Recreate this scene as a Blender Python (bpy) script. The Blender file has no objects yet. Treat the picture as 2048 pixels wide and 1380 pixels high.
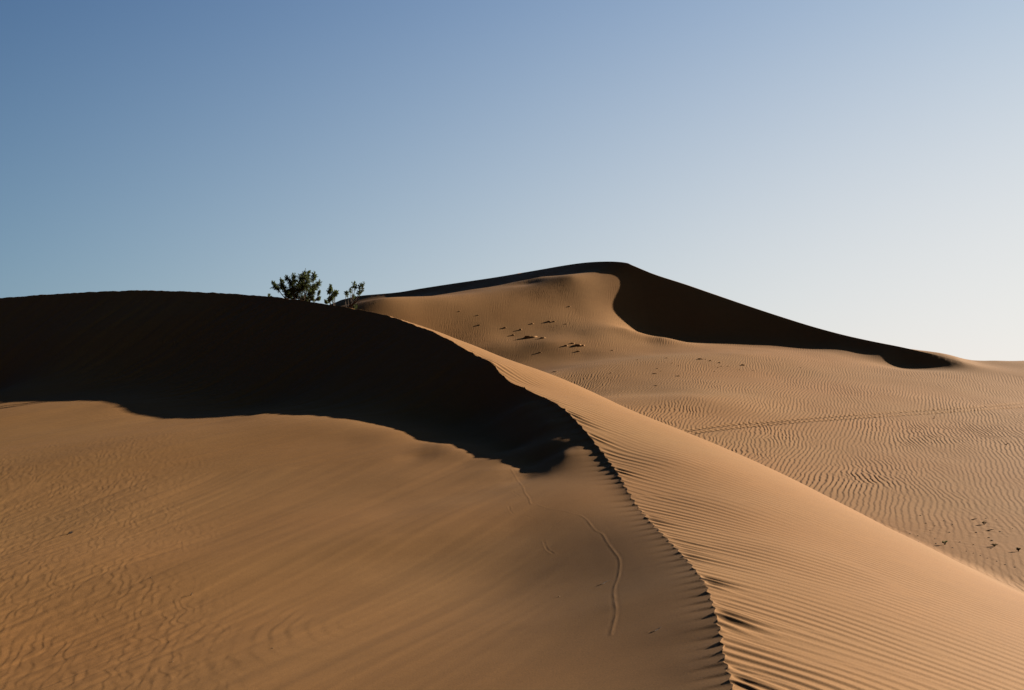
import bpy, math, random
import numpy as np

# ------------------------------------------------------------------ camera
F = 2276.0                       # focal length in pixels of a 2048 px wide frame (40 mm on 36 mm)
HU, HV = 1024.0, 740.0           # principal column, horizon row
EYE = 2.2                        # eye height above world zero
sc = bpy.context.scene
cam_d = bpy.data.cameras.new("camera")
cam = bpy.data.objects.new("camera", cam_d)
sc.collection.objects.link(cam)
cam.location = (0, 0, EYE)
cam.rotation_euler = (math.radians(90), 0, 0)
cam_d.sensor_width = 36.0
cam_d.lens = 36.0 * F / 2048.0
cam_d.shift_y = (HV - 690.0) / 2048.0
cam_d.clip_start = 0.1
cam_d.clip_end = 20000
sc.camera = cam

# ------------------------------------------------------------------ sun and sky
SUN_AZ, SUN_EL = math.radians(66.0), math.radians(19.0)
EXPOSURE = 2.2
SUN = np.array([math.sin(SUN_AZ) * math.cos(SUN_EL), math.cos(SUN_AZ) * math.cos(SUN_EL), math.sin(SUN_EL)])
world = bpy.data.worlds.new("World")
sc.world = world
world.use_nodes = True
wn, wl = world.node_tree.nodes, world.node_tree.links
wn.clear()
wo = wn.new("ShaderNodeOutputWorld")
bg = wn.new("ShaderNodeBackground")
sky = wn.new("ShaderNodeTexSky")
sky.sky_type = 'NISHITA'
sky.sun_disc = False
sky.sun_elevation = SUN_EL
sky.sun_rotation = SUN_AZ
sky.altitude = 0
sky.air_density = 1.0
sky.dust_density = 1.5
sky.ozone_density = 1.5
bg.inputs[1].default_value = 0.05
# sky tone graded by hand: deep blue away from the sun, pale towards it
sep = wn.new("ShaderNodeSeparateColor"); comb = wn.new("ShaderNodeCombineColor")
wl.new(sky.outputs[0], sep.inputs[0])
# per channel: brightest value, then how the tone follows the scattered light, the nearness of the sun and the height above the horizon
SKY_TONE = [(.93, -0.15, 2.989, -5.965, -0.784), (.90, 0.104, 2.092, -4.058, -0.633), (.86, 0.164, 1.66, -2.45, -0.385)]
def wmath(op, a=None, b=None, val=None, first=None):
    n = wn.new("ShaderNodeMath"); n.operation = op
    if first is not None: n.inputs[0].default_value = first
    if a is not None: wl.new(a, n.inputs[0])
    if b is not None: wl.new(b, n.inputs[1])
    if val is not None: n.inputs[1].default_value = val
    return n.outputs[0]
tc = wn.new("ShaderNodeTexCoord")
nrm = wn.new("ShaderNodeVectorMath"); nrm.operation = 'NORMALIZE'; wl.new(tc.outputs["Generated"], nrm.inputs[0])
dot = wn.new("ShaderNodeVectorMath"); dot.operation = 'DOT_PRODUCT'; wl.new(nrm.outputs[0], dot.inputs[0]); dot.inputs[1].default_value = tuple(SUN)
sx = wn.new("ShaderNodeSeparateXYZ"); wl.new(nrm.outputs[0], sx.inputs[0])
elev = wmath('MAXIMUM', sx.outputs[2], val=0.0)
high = wmath('MAXIMUM', wmath('SUBTRACT', elev, val=0.38), val=0.0)  # unseen upper sky darkened further, to take blue fill out of the shadows
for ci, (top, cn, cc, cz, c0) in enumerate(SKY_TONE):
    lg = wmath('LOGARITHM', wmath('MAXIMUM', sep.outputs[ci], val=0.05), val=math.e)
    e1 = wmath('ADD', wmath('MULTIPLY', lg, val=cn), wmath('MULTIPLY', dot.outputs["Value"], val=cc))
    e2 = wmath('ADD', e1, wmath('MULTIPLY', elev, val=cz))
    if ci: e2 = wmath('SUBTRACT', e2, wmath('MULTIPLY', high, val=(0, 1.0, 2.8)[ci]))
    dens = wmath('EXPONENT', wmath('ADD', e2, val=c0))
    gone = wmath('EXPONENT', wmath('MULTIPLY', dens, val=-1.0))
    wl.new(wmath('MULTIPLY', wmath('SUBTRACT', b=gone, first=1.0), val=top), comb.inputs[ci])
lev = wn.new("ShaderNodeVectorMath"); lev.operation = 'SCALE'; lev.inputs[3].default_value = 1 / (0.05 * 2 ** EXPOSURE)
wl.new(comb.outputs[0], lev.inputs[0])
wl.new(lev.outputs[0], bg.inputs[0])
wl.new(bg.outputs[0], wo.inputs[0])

sd = bpy.data.lights.new("sun", 'SUN')
sd.energy = 5.0
sd.angle = math.radians(0.5)
sd.color = (1.0, 0.90, 0.76)
so = bpy.data.objects.new("sun", sd)
sc.collection.objects.link(so)
so.rotation_euler = (math.radians(90) - SUN_EL, 0, math.pi - SUN_AZ)

sc.view_settings.view_transform = 'Standard'
sc.view_settings.look = 'None'
sc.view_settings.exposure = EXPOSURE
sc.view_settings.gamma = 1.0

# ------------------------------------------------------------------ numeric helpers
def unproj(u, v, d):
    return np.array([(u - HU) / F * d, d, -(v - HV) / F * d])

def pts(lst):
    return np.array([unproj(*p) for p in lst])

def catmull(P, n=12):
    P = np.asarray(P, float)
    Q = np.vstack([2 * P[0] - P[1], P, 2 * P[-1] - P[-2]])
    out = []
    for i in range(1, len(Q) - 2):
        p0, p1, p2, p3 = Q[i - 1], Q[i], Q[i + 1], Q[i + 2]
        for k in range(n):
            t = k / n
            out.append(0.5 * ((2 * p1) + (-p0 + p2) * t + (2 * p0 - 5 * p1 + 4 * p2 - p3) * t * t + (-p0 + 3 * p1 - 3 * p2 + p3) * t ** 3))
    out.append(P[-1])
    return np.array(out)

class Fit:
    """smooth sheet z(x, y) through measured heights and measured slopes (thin-plate least squares)"""
    def __init__(self, lam, centres=None):
        self.lam = lam; self.c = centres; self.p = []; self.z = []; self.wz = []; self.gp = []; self.gd = []; self.g = []; self.wg = []
    def val(self, P, sigma):
        for p in P:
            self.p.append(p[:2]); self.z.append(p[2]); self.wz.append(1 / sigma)
    def slope(self, P, d, g, sigma):
        for p in P:
            self.gp.append(p[:2]); self.gd.append(d); self.g.append(g); self.wg.append(1 / sigma)
    def solve(self):
        S = 20.0                                          # metres per unit, keeps the numbers near one
        p = np.array(self.p, float) / S; X = np.vstack([p, self.c / S]) if self.c is not None else p
        X = X[np.unique(np.round(X, 5), axis=0, return_index=True)[1]]
        n = len(X)
        def kern(A):
            r2 = ((A[:, None] - X[None]) ** 2).sum(-1)
            return 0.5 * r2 * np.log(r2 + 1e-12)
        rows = [np.hstack([kern(p), np.ones((len(p), 1)), p]) * np.array(self.wz)[:, None]]
        rhs = [np.array(self.z) * np.array(self.wz)]
        if self.gp:
            q = np.array(self.gp, float) / S; d = np.array(self.gd, float)
            D = q[:, None] - X[None]
            f = (np.log((D ** 2).sum(-1) + 1e-12) + 1.0)
            G = f * (D[..., 0] * d[:, None, 0] + D[..., 1] * d[:, None, 1])
            rows.append(np.hstack([G, np.zeros((len(q), 1)), d]) / S * np.array(self.wg)[:, None])
            rhs.append(np.array(self.g) * np.array(self.wg))
        A = np.vstack(rows); b = np.concatenate(rhs)
        C = np.hstack([np.ones((n, 1)), X])
        Q = np.linalg.qr(C, mode='complete')[0][:, 3:]
        Kp = Q.T @ kern(X) @ Q
        ev, V = np.linalg.eigh(0.5 * (Kp + Kp.T))
        ev = np.maximum(np.abs(ev), 1e-9)
        B = Q @ (V / np.sqrt(ev))                         # w = B beta, bending energy = |beta|^2
        M = np.vstack([np.hstack([A[:, :n] @ B, A[:, n:]]), np.hstack([math.sqrt(self.lam) * np.eye(n - 3), np.zeros((n - 3, 3))])])
        sol = np.linalg.lstsq(M, np.concatenate([b, np.zeros(n - 3)]), rcond=None)[0]
        self.X, self.w, self.a, self.S = X, B @ sol[:n - 3], sol[n - 3:], S
        return self
    def __call__(self, x, y):
        x = np.asarray(x, float) / self.S; y = np.asarray(y, float) / self.S
        z = self.a[0] + self.a[1] * x + self.a[2] * y
        for (cx, cy), w in zip(self.X, self.w):
            r2 = (x - cx) ** 2 + (y - cy) ** 2
            z = z + (0.5 * w) * r2 * np.log(r2 + 1e-12)
        return z
    def bake(self, x0, x1, y0, y1, h):
        gx = np.arange(x0, x1 + h, h); gy = np.arange(y0, y1 + h, h)
        XX, YY = np.meshgrid(gx, gy)
        return Grid(self(XX, YY), x0, y0, h)

class Grid:
    def __init__(self, Z, x0, y0, h):
        self.Z, self.x0, self.y0, self.h = Z, x0, y0, h
    def __call__(self, x, y):
        ny, nx = self.Z.shape
        fx = np.clip((x - self.x0) / self.h, 1, nx - 3 - 1e-6); fy = np.clip((y - self.y0) / self.h, 1, ny - 3 - 1e-6)
        ix = fx.astype(np.int64); iy = fy.astype(np.int64); tx = fx - ix; ty = fy - iy
        def wts(t):
            return (-0.5 * t + t * t - 0.5 * t ** 3, 1 - 2.5 * t * t + 1.5 * t ** 3, 0.5 * t + 2 * t * t - 1.5 * t ** 3, -0.5 * t * t + 0.5 * t ** 3)
        wx, wy = wts(tx), wts(ty)
        flat = self.Z.ravel(); base = (iy - 1) * nx + ix - 1
        out = np.zeros(np.shape(x))
        for a in range(4):
            row = 0
            for b in range(4):
                row = row + flat[base + a * nx + b] * wx[b]
            out += row * wy[a]
        return out

SUNH = np.array([math.sin(SUN_AZ), math.cos(SUN_AZ)])

_rs = np.random.RandomState(7)
_perm = _rs.permutation(4096)
_gx = np.cos(np.linspace(0, 2 * np.pi, 4096, endpoint=False))[_rs.permutation(4096)]
_gy_sign = None
_ang = _rs.rand(4096) * 2 * np.pi
_GX, _GY = np.cos(_ang), np.sin(_ang)
def noise(x, y, seed=0):
    xi = np.floor(x).astype(np.int64); yi = np.floor(y).astype(np.int64)
    fx = x - xi; fy = y - yi
    u = fx * fx * fx * (fx * (fx * 6 - 15) + 10); v = fy * fy * fy * (fy * (fy * 6 - 15) + 10)
    def g(ix, iy, dx, dy):
        h = _perm[(_perm[(ix + seed * 131) & 4095] + iy) & 4095]
        return _GX[h] * dx + _GY[h] * dy
    a = g(xi, yi, fx, fy); b = g(xi + 1, yi, fx - 1, fy)
    c = g(xi, yi + 1, fx, fy - 1); d = g(xi + 1, yi + 1, fx - 1, fy - 1)
    return (a * (1 - u) + b * u) * (1 - v) + (c * (1 - u) + d * u) * v * 1.0
def fbm(x, y, seed=0, octv=3):
    s = 0; a = 1
    for i in range(octv):
        s = s + a * noise(x, y, seed + i); x = x * 2.03; y = y * 2.03; a *= 0.5
    return s
def sstep(a, b, x):
    t = np.clip((x - a) / (b - a), 0, 1)
    return t * t * (3 - 2 * t)
def smax(a, b, k):
    h = np.clip(0.5 + 0.5 * (a - b) / k, 0, 1)
    return b * (1 - h) + a * h + k * h * (1 - h)

# ------------------------------------------------------------------ the two crests (column, row, distance)
CREST1 = [(1470,1440,6.2),(1463,1370,7.0),(1457,1343,7.4),(1448,1311,7.9),(1442,1273,8.6),(1434,1238,9.2),(1422,1197,10.15),(1413,1174,10.7),
          (1398,1150,11.4),(1379,1126,12.3),(1349,1093,13.6),(1319,1062,14.8),(1293,1035,16),(1270,1005,17.3),(1252,976,18.4),(1237,949,19.5),
          (1216,920,20.8),(1193,890,22),(1172,864,23),(1152,842,24),(1131,821,25),(1105,803,26),(1076,790,26.9),(1041,773,27.9),(1017,762,28.6),(1000,745,29.3),
          (979,724,30.2),(944,706,31.3),(900,681,32.8),(871,666,33.8),(832,651,35.2),(803,640,36.2),(773,631,37.2),(734,622,38.4),(676,612,39.9),
          (617,603,41.3),(559,595,42.8),(500,590,44.3),(420,585,45.5),(330,581.5,46.6),(250,581,47.5),(160,585,48.5),(80,590,49.4),(0,596,50.3),(-90,604,51.4),(-200,618,53)]
# the low shoulder beside the bend, from which the sand falls away
BRINK = [(1020,786,27.8),(1050,805,26.5),(1076,827,25.4),(1090,847,24.4),(1105,882,22.9),(1119,905,21.9),(1117,934,21.0),(1105,952,20.4)]
SH1 = [(-90,812),(0,805),(88,804),(176,801),(229,807),(264,819),(293,833),(352,837),(440,835),(498,829),(536,825),(600,830),(650,833),(700,839),(760,850),
       (800,861),(830,879),(860,888),(900,889)]
SH1B = [(929,901),(973,918),(1017,938),(1046,958)]
CREST2 = [(600,640,130),(670,604,127),(695,596,126),(725,591,124.5),(793,585,121.5),(842,577,118.5),(900,568,114),(988,555,105.5),(1076,540,93.5),(1134,530,86),
          (1178,524.5,82),(1222,523,79.4),(1252,525.5,78.3),(1266,531,77.8),(1310,549,76.6),(1369,568,75.3),(1427,588,74),(1500,613,72.2),(1567,635,70.4),
          (1625,653,68.8),(1684,669,67.1),(1742,682,65.4),(1800,693.5,63.9),(1859,707,62.4),(1890,715,61.7),(1923,724,60.9)]
SH2 = [(700,600),(725,597.5),(773,595),(812,596),(836,598.5),(857,603),(881,603.5),(900,601),(959,591),(1017,575),(1076,560),(1134,550),(1193,545.5),(1222,548),
       (1236,556),(1240,566),(1237,580),(1228,597),(1225,618),(1237,634),(1257,650),(1281,667),(1316,676),(1354,683),(1413,687),(1500,690),(1596,697),(1698,703),
       (1765,710),(1776,727),(1800,736),(1859,735.5),(1888,731)]

C1 = catmull(pts(CREST1), 5)
def extend(C, a, b):
    return np.vstack([np.array(a, float), C, np.array(b, float)])
C1x = extend(C1, [(0.9, -40, -2.6), (1.1, 0, -2.05), (1.15, 3.5, -1.95)], [(-32, 54.5, 2.0), (-50, 60, 0.2), (-90, 72, -2)])
C2 = catmull(pts(CREST2), 6)

def cast(curve, sh):
    """for each (column,row) of a shadow edge find the point of the curve whose shadow falls there"""
    out = []
    for (u, v) in sh:
        d = np.array([(u - HU) / F, 1.0, -(v - HV) / F])
        n = np.cross(d, SUN)
        s = curve @ n
        # candidates: sign changes
        best = None
        for i in np.where(s[:-1] * s[1:] <= 0)[0]:
            t = s[i] / (s[i] - s[i + 1] + 1e-12)
            c = curve[i] * (1 - t) + curve[i + 1] * t
            A = np.array([d, SUN]).T
            sol = np.linalg.lstsq(A, c, rcond=None)[0]
            if sol[1] > 0.05 and sol[0] > 0 and (best is None or sol[1] < best[0]):
                best = (sol[1], d * sol[0], c)
        if best is not None:
            out.append((best[1], best[2], best[0]))
    return out

def normals(C):
    """unit plan normals on the right of travel"""
    t = np.gradient(C[:, :2], axis=0); t /= np.linalg.norm(t, axis=1)[:, None]
    return np.stack([t[:, 1], -t[:, 0]], 1)
def tone_field(tones, su=260.0, sv=130.0):
    """slope towards the sun that gives the brightness seen in each part of the picture, smooth over (column, row)"""
    T = np.array(tones, float)
    def g(u, v):
        w = np.exp(-(((u[:, None] - T[None, :, 0]) / (su * 0.35)) ** 2 + ((v[:, None] - T[None, :, 1]) / (sv * 0.35)) ** 2)) + 1e-6 / (1 + ((u[:, None] - T[None, :, 0]) / su) ** 2 + ((v[:, None] - T[None, :, 1]) / sv) ** 2) ** 2
        return (w * T[None, :, 2]).sum(1) / w.sum(1)
    return g
def grid_pts(x0, x1, y0, y1, h):
    a, b = np.meshgrid(np.arange(x0, x1 + .01, h), np.arange(y0, y1 + .01, h))
    return np.stack([a.ravel(), b.ravel()], 1)
def fit_tones(make, field, samples, lit, it=4):
    f = make(None, None)
    for _ in range(it):
        z = f(samples[:, 0], samples[:, 1])
        u = HU + F * samples[:, 0] / samples[:, 1]; v = HV - F * z / samples[:, 1]
        m = (u > -250) & (u < 2250) & (v < 1450) & lit(u, v, samples[:, 0], samples[:, 1])
        f = make(samples[m], field(u[m], v[m]))
    return f

CEN1 = np.vstack([grid_pts(-20, 4, 4, 48, 2.5), grid_pts(-2, 2, 8, 28, 1.0)])
CENR = grid_pts(-4, 9, 6, 40, 2.0)
CENP = np.vstack([grid_pts(-8, 40, 14, 90, 5.0), grid_pts(-20, 24, 60, 120, 4.0)])
# ---- lee side of the near dune
k = np.argmin(np.abs(C1[:, 1] - 25.0))
S1 = cast(C1[k:], SH1) + cast(catmull(pts(BRINK), 8), SH1B)
N1 = normals(C1)
GROUND1 = [(1300,1380,7.4),(1100,1380,8.0),(800,1380,8.6),(500,1380,9.0),(200,1380,9.2),(-100,1380,9.3),
           (1250,1200,10.9),(1100,1200,11.5),(800,1200,12.0),(400,1200,12.2),(0,1200,12.2),(-200,1200,12.2),
           (1000,1050,17.0),(800,1050,17.3),(400,1050,17.4),(0,1050,17.4),(-250,1050,17.4),
           (950,960,20.5),(800,950,21.8),(600,950,22.8),(400,950,23.6),(0,950,24.8),(-250,950,25),
           (700,885,26.0),(400,880,28.4),(0,880,32),(-250,880,33)]
TONE1 = [(300,1200,.10),(800,1200,.105),(500,900,.14),(750,940,.14),(100,900,.13),(700,1050,.11),(300,1050,.10),(100,1300,.10),(500,1320,.10),
         (1000,1200,.145),(1150,1095,.30),(1120,1130,.27),(1190,1075,.28),(1200,1120,.27),(1100,1070,.22),(1250,1030,.15),(1250,1130,.26),(1200,975,.16),(1300,1250,.24),(1100,1300,.20),(900,1320,.125),(1200,1200,.235),(1370,1300,.225),
         (1180,905,.17),(1150,870,.22),(1110,825,.26),(1350,1160,.24),(1300,1100,.225),(1000,1050,.14),(900,960,.16),(1050,1120,.17),(1000,1350,.15),
         (300,870,.13),(600,870,.13),(0,850,.13)]
def makeL(sp, sg):
    f = Fit(0.3, CEN1)
    f.val(C1[1::4], 0.004)
    f.val([np.array(p) for p in [(0.9, -20, -2.4), (1.1, 0, -2.05), (1.15, 3.5, -1.95), (-32, 54.5, 2.0), (-50, 60, 0.2)]], 0.05)
    f.val([c[0] for c in S1 if c[1][1] > 30], 0.05)
    f.val([c[0] for c in S1 if c[1][1] <= 30], 0.02)
    for i in range(4, len(C1), 4):
        if C1[i, 1] > 31:
            f.slope([C1[i] - [N1[i, 0] * .3, N1[i, 1] * .3, 0]], N1[i], 0.62, 0.02)
            f.slope([C1[i] - np.append(N1[i], 0) * (1.5 if C1[i, 1] < 36 else 3.5)], N1[i], 0.58, 0.03)
    f.val(pts(BRINK[1:]), 0.02)
    f.val(pts([(1085,930,22.2),(1060,940,21.9),(1040,900,24.2),(1010,905,24.2),(970,890,25.2),(980,870,26.0),(1000,830,27.2),(950,830,28.3)]), 0.05)
    f.val(pts(GROUND1), 0.5)
    f.val([np.array(p) for p in [(-2,0,-2.45),(-8,0,-2.6),(-20,0,-2.8),(-2,4,-2.45),(-8,5,-2.62),(-30,20,-2.5),(0.3,3.5,-2.15),(0.3,0,-2.2),(-35,30,-1.6)]], 0.2)
    if sp is not None:
        for p, g in zip(sp, sg):
            f.slope([p], SUNH, g, SIGT)
    return f.solve()
_sh1 = np.array(SH1 + SH1B + [(1070, 962), (1105, 952), (1119, 920), (1110, 880)], float)
SIGT = 0.035
def litL(u, v, x, y):
    vb = np.interp(u, [-250, 0, 88, 176, 229, 293, 352, 536, 650, 760, 830, 900, 973, 1017, 1046, 1082, 1125, 1130, 1180, 1480], [815, 810, 808, 806, 812, 838, 842, 831, 840, 856, 885, 895, 918, 938, 960, 968, 955, 822, 880, 1480])
    xc = np.interp(y, C1x[:-3, 1], C1x[:-3, 0])
    return (v > vb) & (x < xc - 0.15) & (y < 37) & ((y < 19.5) | (x < -0.3))
ZLf = fit_tones(makeL, tone_field(TONE1), np.vstack([grid_pts(-20, 2, 7, 40, 1.0), grid_pts(-1, 2, 8, 25.5, 0.5)]), litL)

# ---- windward side of the near dune
EDGE = [(2048,1190,16.0),(1900,1117,17.8),(1750,1043,20.2),(1600,966,23.0),(1450,897,25.5),(1300,836,28.0),(1200,793,30.0),(1100,748,31.5),(1000,713,32.5),(930,687,33.2)]
E = pts(EDGE)
TONER = [(1800,1300,-.26),(1800,1200,-.26),(1550,1200,-.22),(1600,1350,-.22),(1350,950,-.25),(1600,1050,-.26),(1250,880,-.25),(1150,800,-.25),(1050,750,-.25),(1900,1180,-.26),(1450,1100,-.22),(2000,1350,-.26)]
def makeR(sp, sg):
    f = Fit(0.3)
    f.val(C1[1::4], 0.004)
    f.val([np.array(p) for p in [(0.9, -20, -2.4), (1.1, 0, -2.05), (1.15, 3.5, -1.95), (-32, 54.5, 2.0), (-50, 60, 0.2)]], 0.05)
    f.val(E, 0.01)
    for i in range(2, len(C1), 4):
        if C1[i, 1] > 34.5:
            f.slope([C1[i] + np.append(N1[i], 0) * 0.4], N1[i], -0.22, 0.03)
    for e in E:                                  # beyond its rounded edge the face drops away
        f.val([e + np.array([1.2, 1.6, -0.62]), e + np.array([2.6, 3.6, -1.75]), e + np.array([5, 7, -3.6])], 0.05)
    f.val(pts([(1800,1380,7.95),(1620,1380,7.4),(2048,1380,8.75),(2300,1380,9.8),(1700,1200,10.9),(1900,1200,12.8),(1560,1100,13.7),(1750,1120,14.6),(1450,1010,17.3),(1550,1010,18.2),(1350,930,20.8)]), 0.5)
    f.val([np.array(p) for p in [(4, 3, -2.6),(8, 3, -3.3),(4, -6, -2.7),(9, 9, -3.5),(14, 12, -5.0),
                              (-6, 46, 1.0),(-12, 52, 1.0),(-20, 54, 0.8),(-30, 58, 0.5),(0, 38, -0.6),(-12,62,-1),(-25,66,-1),(3,40,-2.6),(8,36,-4),(-4,56,-0.5)]], 0.1)
    if sp is not None:
        for p, g in zip(sp, sg):
            f.slope([p], SUNH, g, 0.08)
    return f.solve()
def litR(u, v, x, y):
    xc = np.interp(y, C1x[:-3, 1], C1x[:-3, 0]); xe = np.interp(y, E[:, 1], E[:, 0])
    return (x > xc + 0.15) & (x < xe - 0.3) & (y < 31)
ZRf = makeR(None, None)

# ---- the flat between the dunes and the hollow side of the far dune
S2 = cast(C2, SH2)
N2 = normals(C2)
GROUND2 = [(2048,1190,17.5),(1850,1085,22),(2048,1050,23.5),(1700,1000,27),(2048,950,30),(1550,925,33),(1800,900,36),(2048,870,38),(1400,850,41),(1600,830,44),
           (1850,815,48),(2048,800,51),(1300,800,47),(1150,765,52),(1500,770,54),(1750,762,58),(1975,746,66),(2048,742,68),
           (1850,742,58.5),(1050,735,54),(1200,725,57),(1350,720,62),(1500,718,64.5),(1650,722,63),(1740,728,61.5),(1000,690,60),(1200,680,64.5),(900,665,64),(1330,695,68),
           (1100,625,66),(1000,640,66),(900,625,74),(800,612,100),(850,616,90),(820,640,75),(730,606,112),(1180,600,68),(1150,575,72),(1050,590,77),(950,606,86)]
SKY2 = [(2300,760,85),(2048,729,76),(1975,724.5,70),(1935,724.5,61.5),(1950,723.5,62.8),(1985,726,63),(1965,722.5,66),(1917,719,67),(1900,719,70),(1940,724,66),(1860,722,72)]
TONE2 = [(1150,560,.04),(1190,560,.02),(1050,578,.04),(1000,592,.04),(950,604,.03),(900,614,.0),(850,612,0.),(800,604,.0),(750,604,.0),
         (1180,585,.12),(1180,620,.21),(1100,600,.16),(1100,640,.24),(1000,640,.22),(950,625,.17),(900,640,.14),(850,630,.07),(1000,680,.25),(1100,690,.24),(1050,720,.24),
         (1200,670,.21),(1300,700,.13),(1200,740,.18),(1350,740,.105),(1450,730,.06),(1600,720,.04),(1250,780,.12),(1500,790,-.02),(1700,780,.01),(1900,780,-.02),
         (2000,765,-.03),(1600,900,.0),(1900,1000,.03),(1900,1080,.03),(1400,830,.02),(1700,860,0),(1750,950,.02),(2000,880,.02),(940,670,.2),(1730,722,.0),(1750,735,.0),
         (1850,750,.03),(2030,745,.05)]
def makeP(sp, sg):
    f = Fit(0.3, CENP)
    f.val([s_ for s_, c, L in S2], 0.02)
    for s_, c, L in S2:
        if L > 1.6:
            m = (s_ + c) / 2; m[2] -= 0.055 * L; f.val([m], 0.05)
    f.val(pts([(1400,695,66.3),(1300,685,67.3),(1500,698,65.3),(1250,672,68),(1200,668,67.5),(1600,706,63.8)]), 0.08)
    for s_, c, L in S2:
        uu = HU + F * s_[0] / s_[1]
        if 950 < uu < 1232 and s_[1] > 74.5:
            f.slope([s_[:2] - 0.9 * SUNH], SUNH, 0.10, 0.03)
    f.val(C2[::3], 0.02)
    for i in range(10, len(C2) - 10, 5):
        k = np.interp(HU + F * C2[i, 0] / C2[i, 1], [700, 780, 820, 900, 1076, 1190, 1250, 1310, 1600, 1750, 1923], [.12, .2, .6, 1, .8, .4, .4, 1, .9, .5, .15])
        f.slope([C2[i] + np.append(N2[i], 0) * 0.2 * k], -N2[i], 0.6, 0.1)
        f.slope([C2[i] + np.append(N2[i], 0) * 1.2 * k], -N2[i], 0.56, 0.1)
    f.val(pts(GROUND2), 0.4)
    f.val(pts([(760,616,98),(800,612,100),(740,615,100),(700,610,110),(730,606,112),(640,626,118),(600,628,105),(560,628,98),(620,628,90),(660,622,98),(690,612,100)]), 0.05)
    f.val(pts(SKY2), 0.03)
    f.val([np.array(p) for p in [(-24,70,1.5),(-26,90,3),(-30,110,4),(-28,122,5),(-40,80,1.5),(-50,110,2),(-60,60,0),(-20,62,1.2),(-45,130,3),(-20,80,2.8),(-22,100,4.4),(-14,52,0.3),(8,14,-3.5),(20,10,-3.6),(35,25,-2.6),(40,50,-1),(45,80,0.3),(20,0,-4),(-8,52,0.0),(-5,40,-1.5)]], 0.1)
    if sp is not None:
        for p, g in zip(sp, sg):
            f.slope([p], SUNH, g, 0.08)
    return f.solve()
_sh2 = np.array(sorted(SH2[:12] + SH2[20:-4]), float)
def litP(u, v, x, y):
    vb = np.interp(u, _sh2[:, 0], _sh2[:, 1] + 4)
    vb = np.where((u > 1215) & (u < 1320), np.maximum(vb, np.interp(u, [1215, 1281, 1320], [620, 672, 680])), vb)
    vb = np.where((u > 1760) & (u < 1935), 740, vb)
    return (v > vb) & (u > 830)
ZPf = fit_tones(makeP, tone_field(TONE2, 200, 70), np.vstack([grid_pts(-4, 30, 18, 70, 2.0), grid_pts(-18, 12, 58, 112, 2.0)]), litP)

def polydist(C, x, y):
    """distance to a plan polyline, signed (+ on the left of travel), and height and arc length at the foot point"""
    best = np.full(x.shape, 1e18); side = np.zeros(x.shape); zz = np.zeros(x.shape); arc = np.zeros(x.shape)
    a0 = 0.0
    for i in range(len(C) - 1):
        ax, ay, az = C[i]; bx, by, bz = C[i + 1]
        ex, ey = bx - ax, by - ay
        L2 = ex * ex + ey * ey
        t = np.clip(((x - ax) * ex + (y - ay) * ey) / L2, 0, 1)
        dx, dy = x - ax - t * ex, y - ay - t * ey
        d2 = dx * dx + dy * dy
        m = d2 < best
        best = np.where(m, d2, best)
        side = np.where(m, ex * dy - ey * dx, side)
        zz = np.where(m, az + t * (bz - az), zz)
        arc = np.where(m, a0 + t * math.sqrt(L2), arc)
        a0 += math.sqrt(L2)
    return np.sqrt(best) * np.sign(side), zz, arc

C1s = C1x
C2s = C2
ZL = ZLf.bake(-46, 14, -14, 66, 0.25)
ZR = ZRf.bake(-46, 24, -14, 70, 0.25)
ZP = ZPf.bake(-60, 60, 0, 136, 0.5)
def _arc(C):
    return np.concatenate([[0], np.cumsum(np.hypot(np.diff(C[:, 0]), np.diff(C[:, 1])))])
# offsets that make the fitted faces meet the crests exactly
ARC1 = _arc(C1s); OFFL = C1s[:, 2] - ZL(C1s[:, 0], C1s[:, 1]); OFFR = C1s[:, 2] - ZR(C1s[:, 0], C1s[:, 1])
ARC2 = _arc(C2s); OFF2 = C2s[:, 2] - ZP(C2s[:, 0], C2s[:, 1])
print("max offsets", np.abs(OFFL[4:-4]).max(), np.abs(OFFR[4:-4]).max(), np.abs(OFF2).max())

def dist_field(C, x, y, gx, gy, h, exact):
    """signed distance / crest height / arc: from a coarse grid, exact near the line"""
    XX, YY = np.meshgrid(np.arange(gx[0], gx[1], h), np.arange(gy[0], gy[1], h))
    d, z, a = polydist(C, XX.ravel(), YY.ravel())
    sh = XX.shape
    def bil(V):
        fx = np.clip((x - gx[0]) / h, 0, sh[1] - 1.001); fy = np.clip((y - gy[0]) / h, 0, sh[0] - 1.001)
        ix = fx.astype(int); iy = fy.astype(int); tx = fx - ix; ty = fy - iy
        V = V.reshape(sh)
        return (V[iy, ix] * (1 - tx) + V[iy, ix + 1] * tx) * (1 - ty) + (V[iy + 1, ix] * (1 - tx) + V[iy + 1, ix + 1] * tx) * ty
    D, Zc, A = bil(d), bil(z), bil(a)
    m = np.abs(D) < exact
    D[m], Zc[m], A[m] = polydist(C, x[m], y[m])
    return D, Zc, A

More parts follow.
